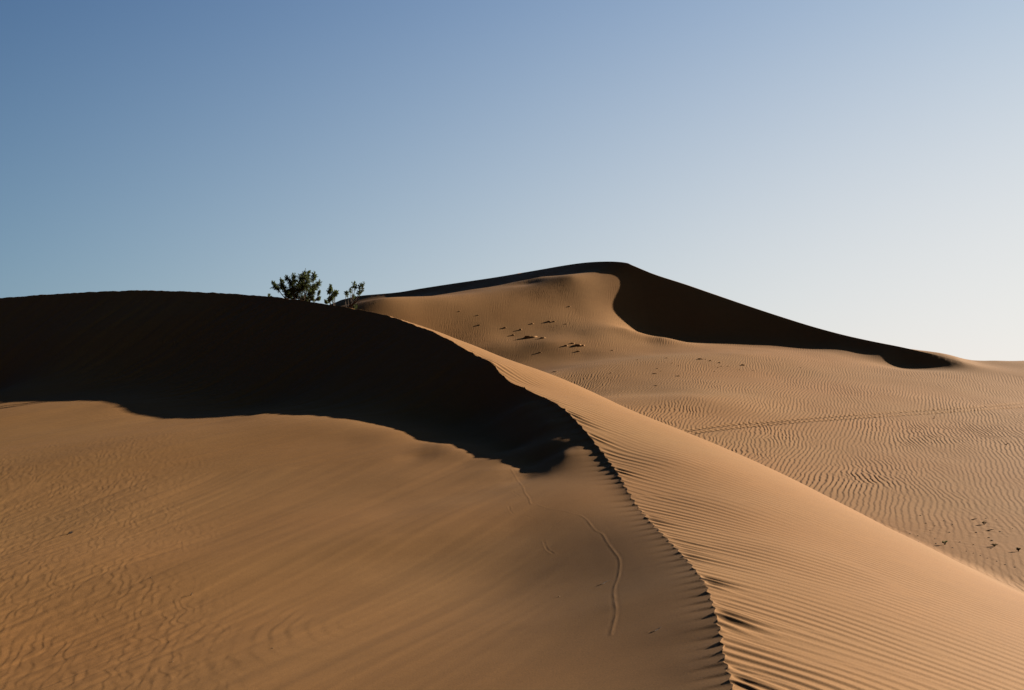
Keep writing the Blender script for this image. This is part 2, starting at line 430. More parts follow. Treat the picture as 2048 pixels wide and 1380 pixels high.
LAMS = 0.215
def crest_phase(px, py):
    c_, s_ = math.cos(math.radians(-32)), math.sin(math.radians(-32))
    q = px * c_ - py * s_; t = px * s_ + py * c_
    return q + 0.10 * fbm(q / 1.6, t / 5.0, 3, 2) + 0.012 * noise(q / 0.4, t / 1.2, 8)
def wave(ph):
    return np.cos(ph + 0.5 * np.cos(ph))       # steep on the side that faces falling phase
def ground(x, y):
    sgn, zc, arc = dist_field(C1s, x, y, (-100, 100), (-100, 110), 1.0, 3.4)     # left of the line (+) is the lee side
    k = np.abs(sgn) < 0.5                       # the ripples that reach the crest give it a scalloped line
    fx = np.interp(arc[k], ARC1, C1s[:, 0]); fy = np.interp(arc[k], ARC1, C1s[:, 1])
    sgn[k] -= np.interp(fy, [5, 12, 20, 30, 35, 38, 45], [.022, .024, .036, .050, .045, .010, .004]) * wave(2 * np.pi * crest_phase(fx, fy) / LAMS) * (0.6 + 1.2 * noise(arc[k] / 0.35, arc[k] * 0, 44)) * (1 - sstep(0.1, 0.5, np.abs(sgn[k])))
    left = sgn > 0
    zl = ZL(x, y); zr = ZR(x, y)
    w = np.exp(-(sgn / 0.5) ** 2)
    zl = zl + w * np.interp(arc, ARC1, OFFL); zr = zr + w * np.interp(arc, ARC1, OFFR)
    kb = np.abs(sgn) < 1.2                      # small unevenness of the crest: it frays the edge of the big shadow
    ab = arc[kb]; yb = np.interp(ab, ARC1, C1s[:, 1])
    bump = (0.040 * noise(ab / 0.9, ab * 0, 120) + 0.022 * noise(ab / 0.33, ab * 0, 121)) * sstep(27, 31, yb) * np.exp(-(sgn[kb] / 0.35) ** 2)
    zl[kb] += bump; zr[kb] += bump
    r = np.hypot(x, y)
    zp = ZP(x, y)
    s2, zc2, arc2 = dist_field(C2s, x, y, (-150, 150), (20, 220), 1.0, 3.0)
    w2 = np.exp(-(s2 / 1.5) ** 2)
    zp = zp + w2 * np.interp(arc2, ARC2, OFF2)
    back = s2 > 0
    bs = np.abs(s2)
    zb = np.maximum(zc2 - 0.34 * bs - 0.012 * bs ** 2, -6)
    eb = sstep(ARC2[-1] - 5.0, ARC2[-1] - 0.5, arc2)
    zb = zb * (1 - eb) + zp * eb
    zf = np.where(back, zb, zp)
    far = sstep(125, 200, r)
    zf = zf * (1 - far) + (-6.0) * far
    zf = np.clip(zf, -8, 12)
    zr2 = smax(zr, zf, 0.25)
    low = sstep(60, 110, r)
    zl2 = np.clip(zl, -6, 4) * (1 - low) + (-4) * low
    z = np.where(left, zl2, np.where(r < 75, zr2, zf))
    return z, sgn, arc, s2, left, (zr > zf) & (r < 75)

# ------------------------------------------------------------------ small relief: ripples, scallops, streaks, tracks
def raycast(surf, uv, d0, d1):
    """plan points at which picture rays meet a sheet"""
    D = np.exp(np.linspace(math.log(d0), math.log(d1), 1200))
    out = []
    for (u, v) in uv:
        x = (u - HU) / F * D; zr = -(v - HV) / F * D
        s_ = zr - surf(x, D)
        k = np.where((s_[:-1] > 0) & (s_[1:] <= 0))[0]
        if len(k):
            k = k[0]; t = s_[k] / (s_[k] - s_[k + 1]); d = D[k] * (1 - t) + D[k + 1] * t
            out.append(((u - HU) / F * d, d))
    return np.array(out)
def plan_line(P):
    return catmull(np.column_stack([P, np.zeros(len(P))]), 6)
CRAWL = plan_line(raycast(ZL, [(1022,938),(1032,955),(1045,972),(1050,985),(1058,996),(1062,1007),(1076,1009),(1090,1014),(1105,1018),(1120,1020),(1132,1022),(1143,1026),(1160,1030),(1172,1038),
                               (1182,1050),(1190,1060),(1205,1068),(1215,1085),(1226,1100),(1237,1115),(1240,1130),(1236,1155),(1228,1178),(1229,1200),(1232,1225),(1225,1255),(1222,1270)], 6, 30))
SCRAPES = [plan_line(raycast(ZL, q, 6, 30)) for q in
           ([(1083,993),(1092,985),(1104,978)], [(1026,982),(1034,988),(1040,992)], [(1018,1012),(1021,1022),(1030,1030)], [(1048,1030),(1060,1034)], [(1140,1022),(1165,1012)],
            [(1175,1032),(1195,1022)],[(1180,1040),(1210,1030)],[(1214,1032),(1245,1022)],[(1135,1030),(1110,1050),(1090,1068)],[(1300,1262),(1350,1238),(1385,1222)],[(1100,1150),(1150,1140),(1210,1122)],
            [(1230,1240),(1270,1232),(1310,1226)],[(1088,1085),(1095,1100),(1108,1108)])]
RUTS = [plan_line(raycast(ZP, q, 20, 90)) for q in
        ([(1340,868),(1360,863),(1450,851),(1538,844),(1654,834),(1760,827),(1840,821),(1942,815),(2048,806),(2200,795)],
         [(1345,878),(1375,868),(1450,858),(1552,848),(1654,840),(1760,833),(1876,825),(1941,821),(2048,813),(2200,803)])]
def linedist(C, x, y):
    out = np.full(x.shape, 9.0)
    lo = C[:, :2].min(0) - 0.6; hi = C[:, :2].max(0) + 0.6
    m = (x > lo[0]) & (x < hi[0]) & (y > lo[1]) & (y < hi[1])
    if m.any():
        d, _, _ = polydist(C, x[m], y[m]); out[m] = np.abs(d)
    return out
def ripples(x, y, az, lam, seed, w1=0.12, s1=1.1, w2=0.03, s2=0.3, mix=True):
    """wind ripples whose crests run along compass angle az, with wavering lines and forked ends"""
    ca, sa = math.cos(math.radians(az)), math.sin(math.radians(az))
    def ph(a, l, sd):
        c_, s_ = math.cos(math.radians(a)), math.sin(math.radians(a))
        q = x * c_ - y * s_; t = x * s_ + y * c_
        q = q + w1 * fbm(q / s1, t / (s1 * 1.8), sd, 2) * 2 + w2 * noise(q / s2, t / (s2 * 1.5), sd + 5) * 2
        return 2 * np.pi * q / l
    a = wave(ph(az, lam, seed))
    if not mix: return a
    b = wave(ph(az + 5, lam * 1.11, seed + 20))
    m = sstep(-0.12, 0.12, noise(x / 0.9, y / 1.6, seed + 40))
    return a * (1 - m) + b * m
FOOT = C1s[:, :2]
STREAK_Y = np.arange(0, 60, 0.25)                       # the wind lines bend across the basin
STREAK_A = np.interp(STREAK_Y, [8, 12, 18, 24, 34], [24, 30, 42, 54, 56])
STREAK_X = np.cumsum(np.tan(np.radians(STREAK_A)) * 0.25)

def lips(k):
    """some ripples end at the crest in a small steep lip: strength and length for ripple number k"""
    n = np.floor(k + 0.25).astype(np.int64)
    a = _perm[(n * 37 + 11) & 4095] / 4096.0; b = _perm[(n * 91 + 400) & 4095] / 4096.0
    w = np.clip(np.cos(2 * np.pi * (k - n - 0.25)) * 0.5 + 0.5, 0, 1) ** 0.35
    return np.clip((a - 0.38) * 2.2, 0, 1.1) * w, 0.16 + 0.30 * b
def detail(x, y, z, sgn, arc, s2, left, nearr):
    h = np.zeros_like(z)
    r = np.hypot(x, y)
    s = np.abs(sgn)
    vis = r < 135
    # ---------------- windward face of the near dune and the crest scallops
    phR = crest_phase
    c_, s_ = math.cos(math.radians(-32)), math.sin(math.radians(-32))
    lamR = 0.165
    m = (~left) & nearr & vis
    xm, ym, sm, rm = x[m], y[m], s[m], r[m]
    q = phR(xm, ym)
    ph = 2 * np.pi * q / lamR
    big, blen = lips(q / LAMS)
    fade = np.interp(sm, [0, 1.5, 3.0, 5.0, 7], [1, .75, .42, .16, .08])
    A = 0.0041 * np.interp(ym, [6, 13, 20], [1.4, 1.15, 1.0]) * fade * (0.8 + 0.6 * fbm(xm / 1.5, ym / 3.0, 30, 2))
    B_ = (0.0020 * np.exp(-sm / 0.5) + 0.028 * big * np.exp(-(sm / blen) ** 1.5)) * np.interp(ym, [6, 20, 30, 36], [1, .9, .7, .3])
    t_ = xm * s_ + ym * c_
    q2 = q + 0.045 * (xm * s_ + ym * c_) * 0.5 + 0.05 * noise(q / 0.9, t_ / 3.0, 38)
    mixm = sstep(-0.1, 0.15, noise(q / 1.3, t_ / 2.2, 39))
    h[m] += A * (wave(ph) * (1 - mixm) + wave(2 * np.pi * q2 / (lamR * 1.12)) * mixm) + B_ * wave(2 * np.pi * q / LAMS) * (1 - np.exp(-sm / 0.06))
    h[m] += 0.012 * fbm(xm / 2.5, ym / 6.0, 33, 2) * sstep(0.3, 2, sm)
    # the crest itself is notched by the ripples that reach it; on the lee side the notches run down as short flutes
    m = left & (s < 2.5) & vis
    xm, ym, sm, am = x[m], y[m], s[m], arc[m]
    fx = np.interp(am, ARC1, FOOT[:, 0]); fy = np.interp(am, ARC1, FOOT[:, 1])
    q = phR(fx, fy - 0.25 * sm)
    ph = 2 * np.pi * q / LAMS
    big, blen = lips(q / LAMS)
    A0 = 0.5 * (0.0040 + 0.0 * big * np.interp(ym, [6, 20, 30, 36], [1, .8, .6, .2]))
    flute = (0.65 + 0.9 * noise(q / 0.5, q * 0, 45)) * 0.0052 * np.interp(ym, [6, 14, 20, 30, 36], [1.0, 1.0, 1.3, 1.8, 1.6])
    h[m] += A0 * wave(ph) * np.exp(-(sm / 0.07)) + flute * wave(ph) * (1 - np.exp(-sm / 0.08)) * np.exp(-(sm / np.interp(ym, [6, 14, 20, 30], [.13, .16, .30, .45])) ** 1.5)
    lip = np.interp(ym, [6, 12, 17, 22, 27, 31], [.003, .005, .012, .040, .05, .0])
    h[m] -= lip * (1 - np.exp(-sm / 0.11)) * np.exp(-(sm / 0.8) ** 1.5)
    # ---------------- lee side: slide marks on the steep part
    m = left & vis & (r > 5)
    xm, ym, sm, am, rm = x[m], y[m], s[m], arc[m], r[m]
    steep = sstep(27.5, 32, ym) * sstep(0.0, 0.8, sm) * (1 - sstep(5, 8, sm))
    sl = noise(am / 0.5 + 0.15 * sm, sm / 7.0, 50) + 0.6 * noise(am / 0.17 + 0.3 * sm, sm / 4.0, 51) + 0.8 * np.clip(noise(am / 1.7, sm / 9.0, 52) - 0.15, 0, 1)
    hh = 0.055 * steep * sl
    # strata and wind streaks across the basin
    al = np.radians(np.interp(ym, STREAK_Y, STREAK_A))
    t = (xm - np.interp(ym, STREAK_Y, STREAK_X)) * np.cos(al); l = ym * 1.15 + xm * 0.5
    t = t + 0.25 * noise(l / 9.0, t / 6.0, 60)
    ln = 1 - np.abs(noise(t / 0.30, l / 7.0, 64)) * 3.0
    hh += (0.0075 * noise(t / 0.30, l / 6.0, 61) + 0.0024 * noise(t / 0.13, l / 3.5, 62) + 0.020 * noise(t / 1.1, l / 4.0, 63) + 0.045 * noise(t / 2.6, l / 5.0, 66)) * sstep(0.5, 3.0, sm) * (1 - steep)
    hh -= 0.0060 * np.clip(ln - 0.35, 0, 1) * sstep(-1.5, -5.0, xm + 0.1 * (ym - 9)) * (1 - steep)
    # blotchy ripples far left
    edge = xm + 0.29 * ym + 0.9 * noise(xm / 2.5, ym / 3.0, 70)
    M1 = sstep(0.9, -0.9, edge) * sstep(30.5, 25, ym) * sstep(8.5, 11, ym)
    M1 = np.maximum(M1, 0.30 * sstep(-3.2, -4.6, xm + 0.6 * noise(xm / 1.2, ym / 1.2, 71)) * sstep(15, 12, ym))
    k = M1 > 0.01
    if k.any():
        ra = ripples(xm[k], ym[k], -14, 0.135, 73, 0.09, 0.45, 0.04, 0.2)
        rb = noise(xm[k] / 0.12, ym[k] / 0.22, 76)
        hh[k] += M1[k] * (0.0011 * ra * (0.7 + 0.9 * fbm(xm[k] / 1.1, ym[k] / 1.5, 75, 2)) + 0.0026 * rb)
    # bow-shaped ripples near the lower edge
    cx, cy = -1.7, 12.9
    dx, dy = (xm - cx), (ym - cy) * 0.55
    rad = np.hypot(dx, dy) + 0.09 * noise(xm / 0.5, ym / 0.7, 80)
    M2 = np.exp(-(((xm + 3.0) / 0.95) ** 2 + ((ym - 12.6) / 1.5) ** 2))
    hh += 0.0015 * M2 * (0.7 + 1.2 * noise(xm / 0.7, ym / 0.9, 82)) * wave(-2 * np.pi * rad / 0.19)
    h[m] += hh
    # ---------------- the flat and the far dune
    m = (~left) & (~nearr) & vis & (s2 <= 0) & (r > 14)
    xm, ym, sm = x[m], y[m], -s2[m]
    ra = ripples(xm, ym, 11, 0.125, 90, 0.065, 0.9, 0.022, 0.22)
    rc_ = ripples(xm, ym, 20, 0.135, 190, 0.06, 1.3, 0.02, 0.25, False)
    mp = sstep(-0.15, 0.25, noise(xm / 3.2, ym / 5.5, 191)); ra = ra * (1 - mp) + rc_ * mp
    A = np.interp(ym, [16, 45, 60, 75, 95, 120], [.0064, .0062, .0052, .0046, .0042, .0032])
    A = A * np.clip(0.95 + 1.5 * fbm(xm / 5.0, ym / 6.0, 92, 2), 0.55, 1.2)
    smooth = np.exp(-(((xm - 4) / 9.0) ** 2 + ((ym - 61) / 4.0) ** 2)) * 0.6 + np.exp(-(((xm - 9.6) / 3.2) ** 2 + ((ym - 21.5) / 3.2) ** 2)) * 0.95
    A = A * (1 - np.clip(smooth, 0, 0.95)) * sstep(0.5, 4.5, sm)
    rough = np.exp(-(((xm - 9.0) / 3.5) ** 2 + ((ym - 22.5) / 3.0) ** 2))
    h[m] += A * ra + 0.006 * rough * noise(xm / 0.12, ym / 0.2, 95) * (noise(xm / 0.5, ym / 0.9, 96) > -0.05)
    h[m] += 0.03 * fbm(xm / 3.5, ym / 5.0, 97, 2) * sstep(1, 5, sm) * np.interp(ym, [16, 60, 90], [.5, 1, 1.6])
    # ---------------- marks
    d = linedist(CRAWL, x, y)
    k = (d < 0.2) & left
    dk = d[k] + 0.006 * noise(x[k] / 0.05, y[k] / 0.05, 99)
    h[k] += (0.0011 * np.exp(-(dk / 0.013) ** 2) - 0.0003 * np.exp(-((dk - 0.035) / 0.013) ** 2)) * np.clip(0.9 + 0.9 * noise(x[k] / 0.18, y[k] / 0.3, 101), 0.4, 1.3)
    for sc_ in SCRAPES:
        d = linedist(sc_, x, y); k = (d < 0.12) & left
        h[k] += (-0.0009 * np.exp(-(d[k] / 0.014) ** 2) + 0.0008 * np.exp(-((d[k] - 0.026) / 0.012) ** 2)) * (0.6 + noise(x[k] / 0.15, y[k] / 0.15, 98))
    for rt in RUTS:
        lo = rt[:, :2].min(0) - 0.6; hi = rt[:, :2].max(0) + 0.6
        k = np.where((x > lo[0]) & (x < hi[0]) & (y > lo[1]) & (y < hi[1]) & (~left) & (~nearr))[0]
        if len(k):
            d_, _, a_ = polydist(rt, x[k], y[k]); d_ = np.abs(d_); g_ = d_ < 0.5; k, d_, a_ = k[g_], d_[g_], a_[g_]
            tread = 0.35 + 0.65 * np.clip(0.5 + 0.9 * np.cos(2 * np.pi * (a_ / 0.27 + 0.6 * noise(a_ / 0.8, a_ * 0, 110))), 0, 1)
            h[k] = h[k] * (1 - 0.6 * np.exp(-(d_ / 0.12) ** 2)) - 0.085 * tread * np.exp(-(d_ / 0.15) ** 4) * np.interp(x[k], [5, 12, 18, 24], [.45, .45, .8, 1.3])
    return h

# ------------------------------------------------------------------ terrain mesh (rings around the viewpoint, finest where it matters)
FINE = 0.027         # degrees
RS1, RS2, RS3 = 0.0020, 0.0028, 0.0045
def angles():
    a = list(np.arange(-27, 27, FINE))
    st = FINE; v = 27.0; right = []
    while v < 180 - st:
        right.append(v); st = min(st * 1.12, 3.0); v += st
    right = [q for q in right if q < 178.5]
    return np.radians(np.array([-q for q in right[::-1]] + a[1:] + right))
def radii():
    r = [0.4, 0.8, 1.2, 1.6, 2.0, 2.5, 3.0, 3.5, 4.0, 4.5, 5.0, 5.5, 6.0]
    v = 6.0
    while v < 135:
        v += v * (RS1 if v < 45 else RS2 if v < 80 else RS3); r.append(v)
    while v < 9000:
        v *= 1.12; r.append(v)
    return np.array(r)
TH, R = angles(), radii()
RR = np.repeat(R[:, None], len(TH), 1)
caz, crr = np.arctan2(C2[:, 0], C2[:, 1]), np.hypot(C2[:, 0], C2[:, 1])
for c_ in np.where((TH > caz[0]) & (TH < caz[-1]))[0]:      # a ring vertex lies exactly on the far crest in every column
    rc = np.interp(TH[c_], caz, crr); k_ = np.argmin(np.abs(R - rc)); RR[k_ - 1:k_ + 2, c_] = (rc - 0.03, rc, rc + 0.03)
up1 = C1[C1[:, 1] > 36.5]
caz1, crr1 = np.arctan2(up1[:, 0], up1[:, 1])[::-1], np.hypot(up1[:, 0], up1[:, 1])[::-1]
for c_ in np.where((TH > caz1[0]) & (TH < caz1[-1]))[0]:
    rc = np.interp(TH[c_], caz1, crr1); k_ = np.argmin(np.abs(R - rc)); RR[k_ - 1:k_ + 2, c_] = (rc - 0.025, rc, rc + 0.025)
X = (RR * np.sin(TH)[None]).ravel(); Y = (RR * np.cos(TH)[None]).ravel()
nr, na = RR.shape
Z = np.zeros(X.size); SG = np.zeros(X.size); SG2 = np.zeros(X.size); LEFT = np.zeros(X.size, bool); NEARR = np.zeros(X.size, bool)
CH = 300000
for a in range(0, X.size, CH):
    sl_ = slice(a, min(a + CH, X.size))
    z_, sg_, ar_, s2_, lf_, nr_ = ground(X[sl_], Y[sl_])
    Z[sl_] = z_ + detail(X[sl_], Y[sl_], z_, sg_, ar_, s2_, lf_, nr_)
    SG[sl_], SG2[sl_], LEFT[sl_], NEARR[sl_] = sg_, s2_, lf_, nr_
co = np.stack([X, Y, Z + EYE], 1)
i, j = np.meshgrid(np.arange(nr - 1), np.arange(na), indexing='ij')
j2 = (j + 1) % na
quads = np.stack([i * na + j, i * na + j2, (i + 1) * na + j2, (i + 1) * na + j], -1).reshape(-1, 4)[:, ::-1]
near = LEFT | NEARR
isfar = (~near) & ((Z > 0.45) | (SG2 > 0)) & (co[:, 1] > 40)
cls = np.where(near, 0, np.where(isfar, 1, 2))
qc = cls[quads[:, 0]]
# along the crests each cell is cut so that the ridge is kept
ridge = (np.minimum(np.abs(SG2[quads[:, 0]]), np.abs(SG[quads[:, 0]])) < 0.9) & (R[np.minimum(quads[:, 0] // na, nr - 1)] < 135)

def sand_material():
    m = bpy.data.materials.new("sand"); m.use_nodes = True
    N, L = m.node_tree.nodes, m.node_tree.links
    b = N["Principled BSDF"]
    b.inputs["Roughness"].default_value = 0.85
    b.inputs["Specular IOR Level"].default_value = 0.08
    geo = N.new("ShaderNodeNewGeometry")
    def nz(scale, detail, rough=0.5):
        n = N.new("ShaderNodeTexNoise"); n.inputs["Scale"].default_value = scale; n.inputs["Detail"].default_value = detail
        n.inputs["Roughness"].default_value = rough; L.new(geo.outputs["Position"], n.inputs["Vector"]); return n
    big, mid, grain = nz(0.12, 3), nz(2.5, 4, 0.6), nz(70, 3, 0.7)
    r1 = N.new("ShaderNodeValToRGB")                   # warmer and yellower drifts of sand
    r1.color_ramp.elements[0].position = 0.35; r1.color_ramp.elements[0].color = (0.129, 0.060, 0.0185, 1)
    r1.color_ramp.elements[1].position = 0.65; r1.color_ramp.elements[1].color = (0.129, 0.0655, 0.0225, 1)
    L.new(big.outputs["Fac"], r1.inputs[0])
    def mul(col, fac, lo, hi):
        mr = N.new("ShaderNodeMapRange"); mr.inputs[1].default_value = 0.3; mr.inputs[2].default_value = 0.7; mr.inputs[3].default_value = lo; mr.inputs[4].default_value = hi
        L.new(fac, mr.inputs[0])
        v = N.new("ShaderNodeVectorMath"); v.operation = 'SCALE'; L.new(col, v.inputs[0]); L.new(mr.outputs[0], v.inputs[3]); return v.outputs[0]
    c = mul(mul(r1.outputs[0], mid.outputs["Fac"], 0.96, 1.04), grain.outputs["Fac"], 0.76, 1.24)
    L.new(c, b.inputs["Base Color"])
    bp = N.new("ShaderNodeBump"); bp.inputs["Strength"].default_value = 0.25; bp.inputs["Distance"].default_value = 0.004
    L.new(grain.outputs["Fac"], bp.inputs["Height"]); L.new(bp.outputs[0], b.inputs["Normal"])
    return m
sand = sand_material()
def mesh_from(name, co, quads, cut, mat):
    q = quads[~cut]; t = quads[cut]
    zz = co[:, 2]
    d1 = zz[t[:, 0]] + zz[t[:, 2]] >= zz[t[:, 1]] + zz[t[:, 3]]
    tri = np.vstack([t[d1][:, [0, 1, 2]], t[d1][:, [0, 2, 3]], t[~d1][:, [0, 1, 3]], t[~d1][:, [1, 2, 3]]])
    used = np.unique(quads)
    remap = np.zeros(len(co), np.int64); remap[used] = np.arange(len(used))
    loops = np.concatenate([remap[q].ravel(), remap[tri].ravel()]).astype(np.int32)
    start = np.concatenate([np.arange(0, q.size, 4), q.size + np.arange(0, tri.size, 3)]).astype(np.int32)
    me = bpy.data.meshes.new(name)
    me.vertices.add(len(used)); me.vertices.foreach_set("co", co[used].astype(np.float32).ravel())
    me.loops.add(loops.size); me.loops.foreach_set("vertex_index", loops)
    me.polygons.add(len(start)); me.polygons.foreach_set("loop_start", start)
    me.polygons.foreach_set("use_smooth", np.ones(len(start), bool))
    me.update(calc_edges=True)
    me.materials.append(mat)
    ob = bpy.data.objects.new(name, me); sc.collection.objects.link(ob)
    return ob
for idx, nm in enumerate(["near_dune", "far_dune", "sand_flat"]):
    m_ = qc == idx
    o = mesh_from(nm, co, quads[m_], ridge[m_], sand)
    o["kind"] = "structure"

# ================================================================== things that stand or lie on the sand
rng = random.Random(11)
def full_z(x, y):
    x = np.atleast_1d(np.asarray(x, float)); y = np.atleast_1d(np.asarray(y, float))
    z_, sg_, ar_, s2_, lf_, nr_ = ground(x, y)
    return z_ + detail(x, y, z_, sg_, ar_, s2_, lf_, nr_)
def hit_all(uv, d0=6.5, d1=120, n=1500):
    """plan point and height where each picture ray first meets the finished ground"""
    D = np.exp(np.linspace(math.log(d0), math.log(d1), n))
    U = np.array([q[0] for q in uv])[:, None]; V = np.array([q[1] for q in uv])[:, None]
    x = (U - HU) / F * D; y = np.broadcast_to(D, x.shape); zr = -(V - HV) / F * D
    zz = np.zeros(x.size); xf, yf = x.ravel(), np.ascontiguousarray(y).ravel()
    for a in range(0, x.size, 200000):
        z_, *_r = ground(xf[a:a + 200000], yf[a:a + 200000]); zz[a:a + 200000] = z_
    s_ = zr - zz.reshape(x.shape)
    out = []
    for i in range(len(uv)):
        k = np.where((s_[i, :-1] > 0) & (s_[i, 1:] <= 0))[0]
        k = k[0] if len(k) else n - 2
        t = s_[i, k] / (s_[i, k] - s_[i, k + 1] + 1e-9); d = D[k] * (1 - t) + D[k + 1] * t
        out.append(((uv[i][0] - HU) / F * d, d))
    out = np.array(out); z = full_z(out[:, 0], out[:, 1])
    return np.column_stack([out, z])

def plain(name, col, rough=0.9, trans=0.0):
    m = bpy.data.materials.new(name); m.use_nodes = True
    N, L = m.node_tree.nodes, m.node_tree.links
    b = N["Principled BSDF"]; b.inputs["Roughness"].default_value = rough; b.inputs["Specular IOR Level"].default_value = 0.15
    geo = N.new("ShaderNodeNewGeometry"); n = N.new("ShaderNodeTexNoise"); n.inputs["Scale"].default_value = 9; n.inputs["Detail"].default_value = 3
    L.new(geo.outputs["Position"], n.inputs["Vector"])
    r = N.new("ShaderNodeValToRGB"); r.color_ramp.elements[0].position = 0.3; r.color_ramp.elements[1].position = 0.7
    r.color_ramp.elements[0].color = tuple(c * 0.65 for c in col) + (1,); r.color_ramp.elements[1].color = tuple(min(1, c * 1.35) for c in col) + (1,)
    L.new(n.outputs["Fac"], r.inputs[0]); L.new(r.outputs[0], b.inputs["Base Color"])
    if trans:
        t = N.new("ShaderNodeBsdfTranslucent"); L.new(r.outputs[0], t.inputs[0])
        mx_ = N.new("ShaderNodeMixShader"); mx_.inputs[0].default_value = trans
        L.new(b.outputs[0], mx_.inputs[1]); L.new(t.outputs[0], mx_.inputs[2]); L.new(mx_.outputs[0], N["Material Output"].inputs[0])
    return m
MAT_LEAF = plain("shrub_leaf", (0.044, 0.054, 0.016), 0.7, 0.5)
MAT_WOOD = plain("shrub_wood", (0.030, 0.020, 0.013))
MAT_TWIG = plain("dry_twig", (0.022, 0.013, 0.008))
MAT_PALE = plain("bleached_twig", (0.26, 0.20, 0.14))
MAT_DRY = plain("dry_stems", (0.055, 0.038, 0.016), 0.8, 0.3)
MAT_STONE = plain("dark_pebble", (0.070, 0.040, 0.018))

class MB:
    def __init__(self): self.v = []; self.f = []
    def tube(self, pts_, rads, n=5):
        base = len(self.v)
        for i, p in enumerate(pts_):
            a = pts_[max(i - 1, 0)]; b = pts_[min(i + 1, len(pts_) - 1)]
            t = np.array(b, float) - np.array(a, float); t /= np.linalg.norm(t) + 1e-9
            ref = np.array([0, 0, 1.0]) if abs(t[2]) < 0.9 else np.array([1.0, 0, 0])
            e1 = np.cross(t, ref); e1 /= np.linalg.norm(e1); e2 = np.cross(t, e1)
            for k in range(n):
                an = 2 * math.pi * k / n
                self.v.append(tuple(np.array(p) + rads[i] * (math.cos(an) * e1 + math.sin(an) * e2)))
        for i in range(len(pts_) - 1):
            for k in range(n):
                a = base + i * n + k; b = base + i * n + (k + 1) % n
                self.f.append((a, b, b + n, a + n))
        self.f.append(tuple(base + k for k in range(n))[::-1]); self.f.append(tuple(base + (len(pts_) - 1) * n + k for k in range(n)))
    def leaf(self, p, d, L_, w):
        d = np.array(d, float); d /= np.linalg.norm(d) + 1e-9
        r = np.array([rng.uniform(-1, 1) for _ in range(3)]); e = np.cross(d, r); e /= np.linalg.norm(e) + 1e-9
        p = np.array(p, float); b = len(self.v)
        nrm = np.cross(d, e) * w * 0.35
        self.v += [tuple(p), tuple(p + d * L_ * 0.45 + e * w + nrm), tuple(p + d * L_), tuple(p + d * L_ * 0.5 - e * w + nrm)]
        self.f += [(b, b + 1, b + 2), (b, b + 2, b + 3)]
    def build(self, name, mat, parent=None, smooth=False):
        me = bpy.data.meshes.new(name); me.from_pydata([tuple(map(float, q)) for q in self.v], [], self.f); me.update()
        me.materials.append(mat)
        if smooth: me.polygons.foreach_set("use_smooth", [True] * len(me.polygons))
        o = bpy.data.objects.new(name, me); sc.collection.objects.link(o)
        if parent is not None: o.parent = parent
        return o
def tag(o, label, cat, group=None):
    o["label"] = label; o["category"] = cat
    if group: o["group"] = group
def empty(name, loc):
    o = bpy.data.objects.new(name, None); o.empty_display_size = 0.2; sc.collection.objects.link(o)
    o.location = (float(loc[0]), float(loc[1]), float(loc[2]) + EYE); return o

# ---- desert shrubs behind the crest of the near dune
def shrub(u0, d, lobes, label, stems=5, density=1.0, bare=()):
    x0 = (u0 - HU) / F * d
    z0 = float(full_z(x0, d)[0]) - 0.05
    root = empty("desert_shrub", (x0, d, z0))
    wood, leaves = MB(), MB()
    px = d / F                                            # metres per picture column at this distance
    hubs = []
    for (u, v, r) in lobes:
        c = np.array([(u - HU) * px - x0, rng.uniform(-0.45, 0.45) * min(1.0, r / 8.0 + 0.3), -(v - HV) * px - z0])
        hubs.append((c, r * px))
    for (c, r) in hubs:
        # a stem from the root to this part of the crown, bowed outwards
        b = np.array([rng.uniform(-.06, .06) * stems / 3, rng.uniform(-.06, .06), 0])
        mid = b * 0.45 + c * 0.5 + np.array([c[0] * 0.12, 0, -0.05 - 0.08 * rng.random()]) + np.array([rng.uniform(-.05, .05) for _ in range(3)])
        q1 = b * 0.75 + mid * 0.32; q2 = mid; q3 = mid * 0.45 + c * 0.55 + np.array([rng.uniform(-.03, .03) for _ in range(3)])
        hgt = np.linalg.norm(c)
        r0 = 0.016 + 0.010 * hgt
        wood.tube([b, q1, q2, q3, c], [r0, r0 * .8, r0 * .55, r0 * .38, r0 * .2])
        nt = int((12 + r * 110) * density)
        for _ in range(nt):
            dirv = np.array([rng.gauss(0, 1), rng.gauss(0, 1), rng.gauss(0.35, 1)]); dirv /= np.linalg.norm(dirv)
            L_ = r * rng.uniform(0.55, 1.25)
            s0 = c - dirv * r * 0.1 + (q3 - c) * rng.uniform(0, 0.8)
            e = s0 + dirv * L_ + np.array([0, 0, 0.04 * rng.random()])
            m_ = (s0 + e) / 2 + np.array([rng.uniform(-1, 1) for _ in range(3)]) * 0.12 * L_
            wood.tube([s0, m_, e], [0.006, 0.004, 0.002], 3)
            nl = int(rng.uniform(9, 20) * density ** 0.5)
            for k in range(nl):
                t = rng.uniform(0.25, 1.05)
                p = s0 * (1 - t) ** 2 + 2 * m_ * t * (1 - t) + e * t * t if t <= 1 else e
                dl = dirv * 0.8 + np.array([rng.gauss(0, .7), rng.gauss(0, .7), rng.gauss(0.35, .6)])
                leaves.leaf(p, dl, rng.uniform(0.03, 0.065), rng.uniform(0.006, 0.012))
    for (u, v) in bare:
        e = np.array([(u - HU) * px - x0, rng.uniform(-.2, .2), -(v - HV) * px - z0])
        m_ = e * 0.55 + np.array([rng.uniform(-.05, .05), 0, -0.06])
        wood.tube([(0, 0, 0), m_, e], [0.014, 0.009, 0.003], 4)
    wood.build("trunk", MAT_WOOD, root); leaves.build("crown", MAT_LEAF, root)
    tag(root, label, "shrub", "shrubs on the skyline behind the near dune's crest")
    return root
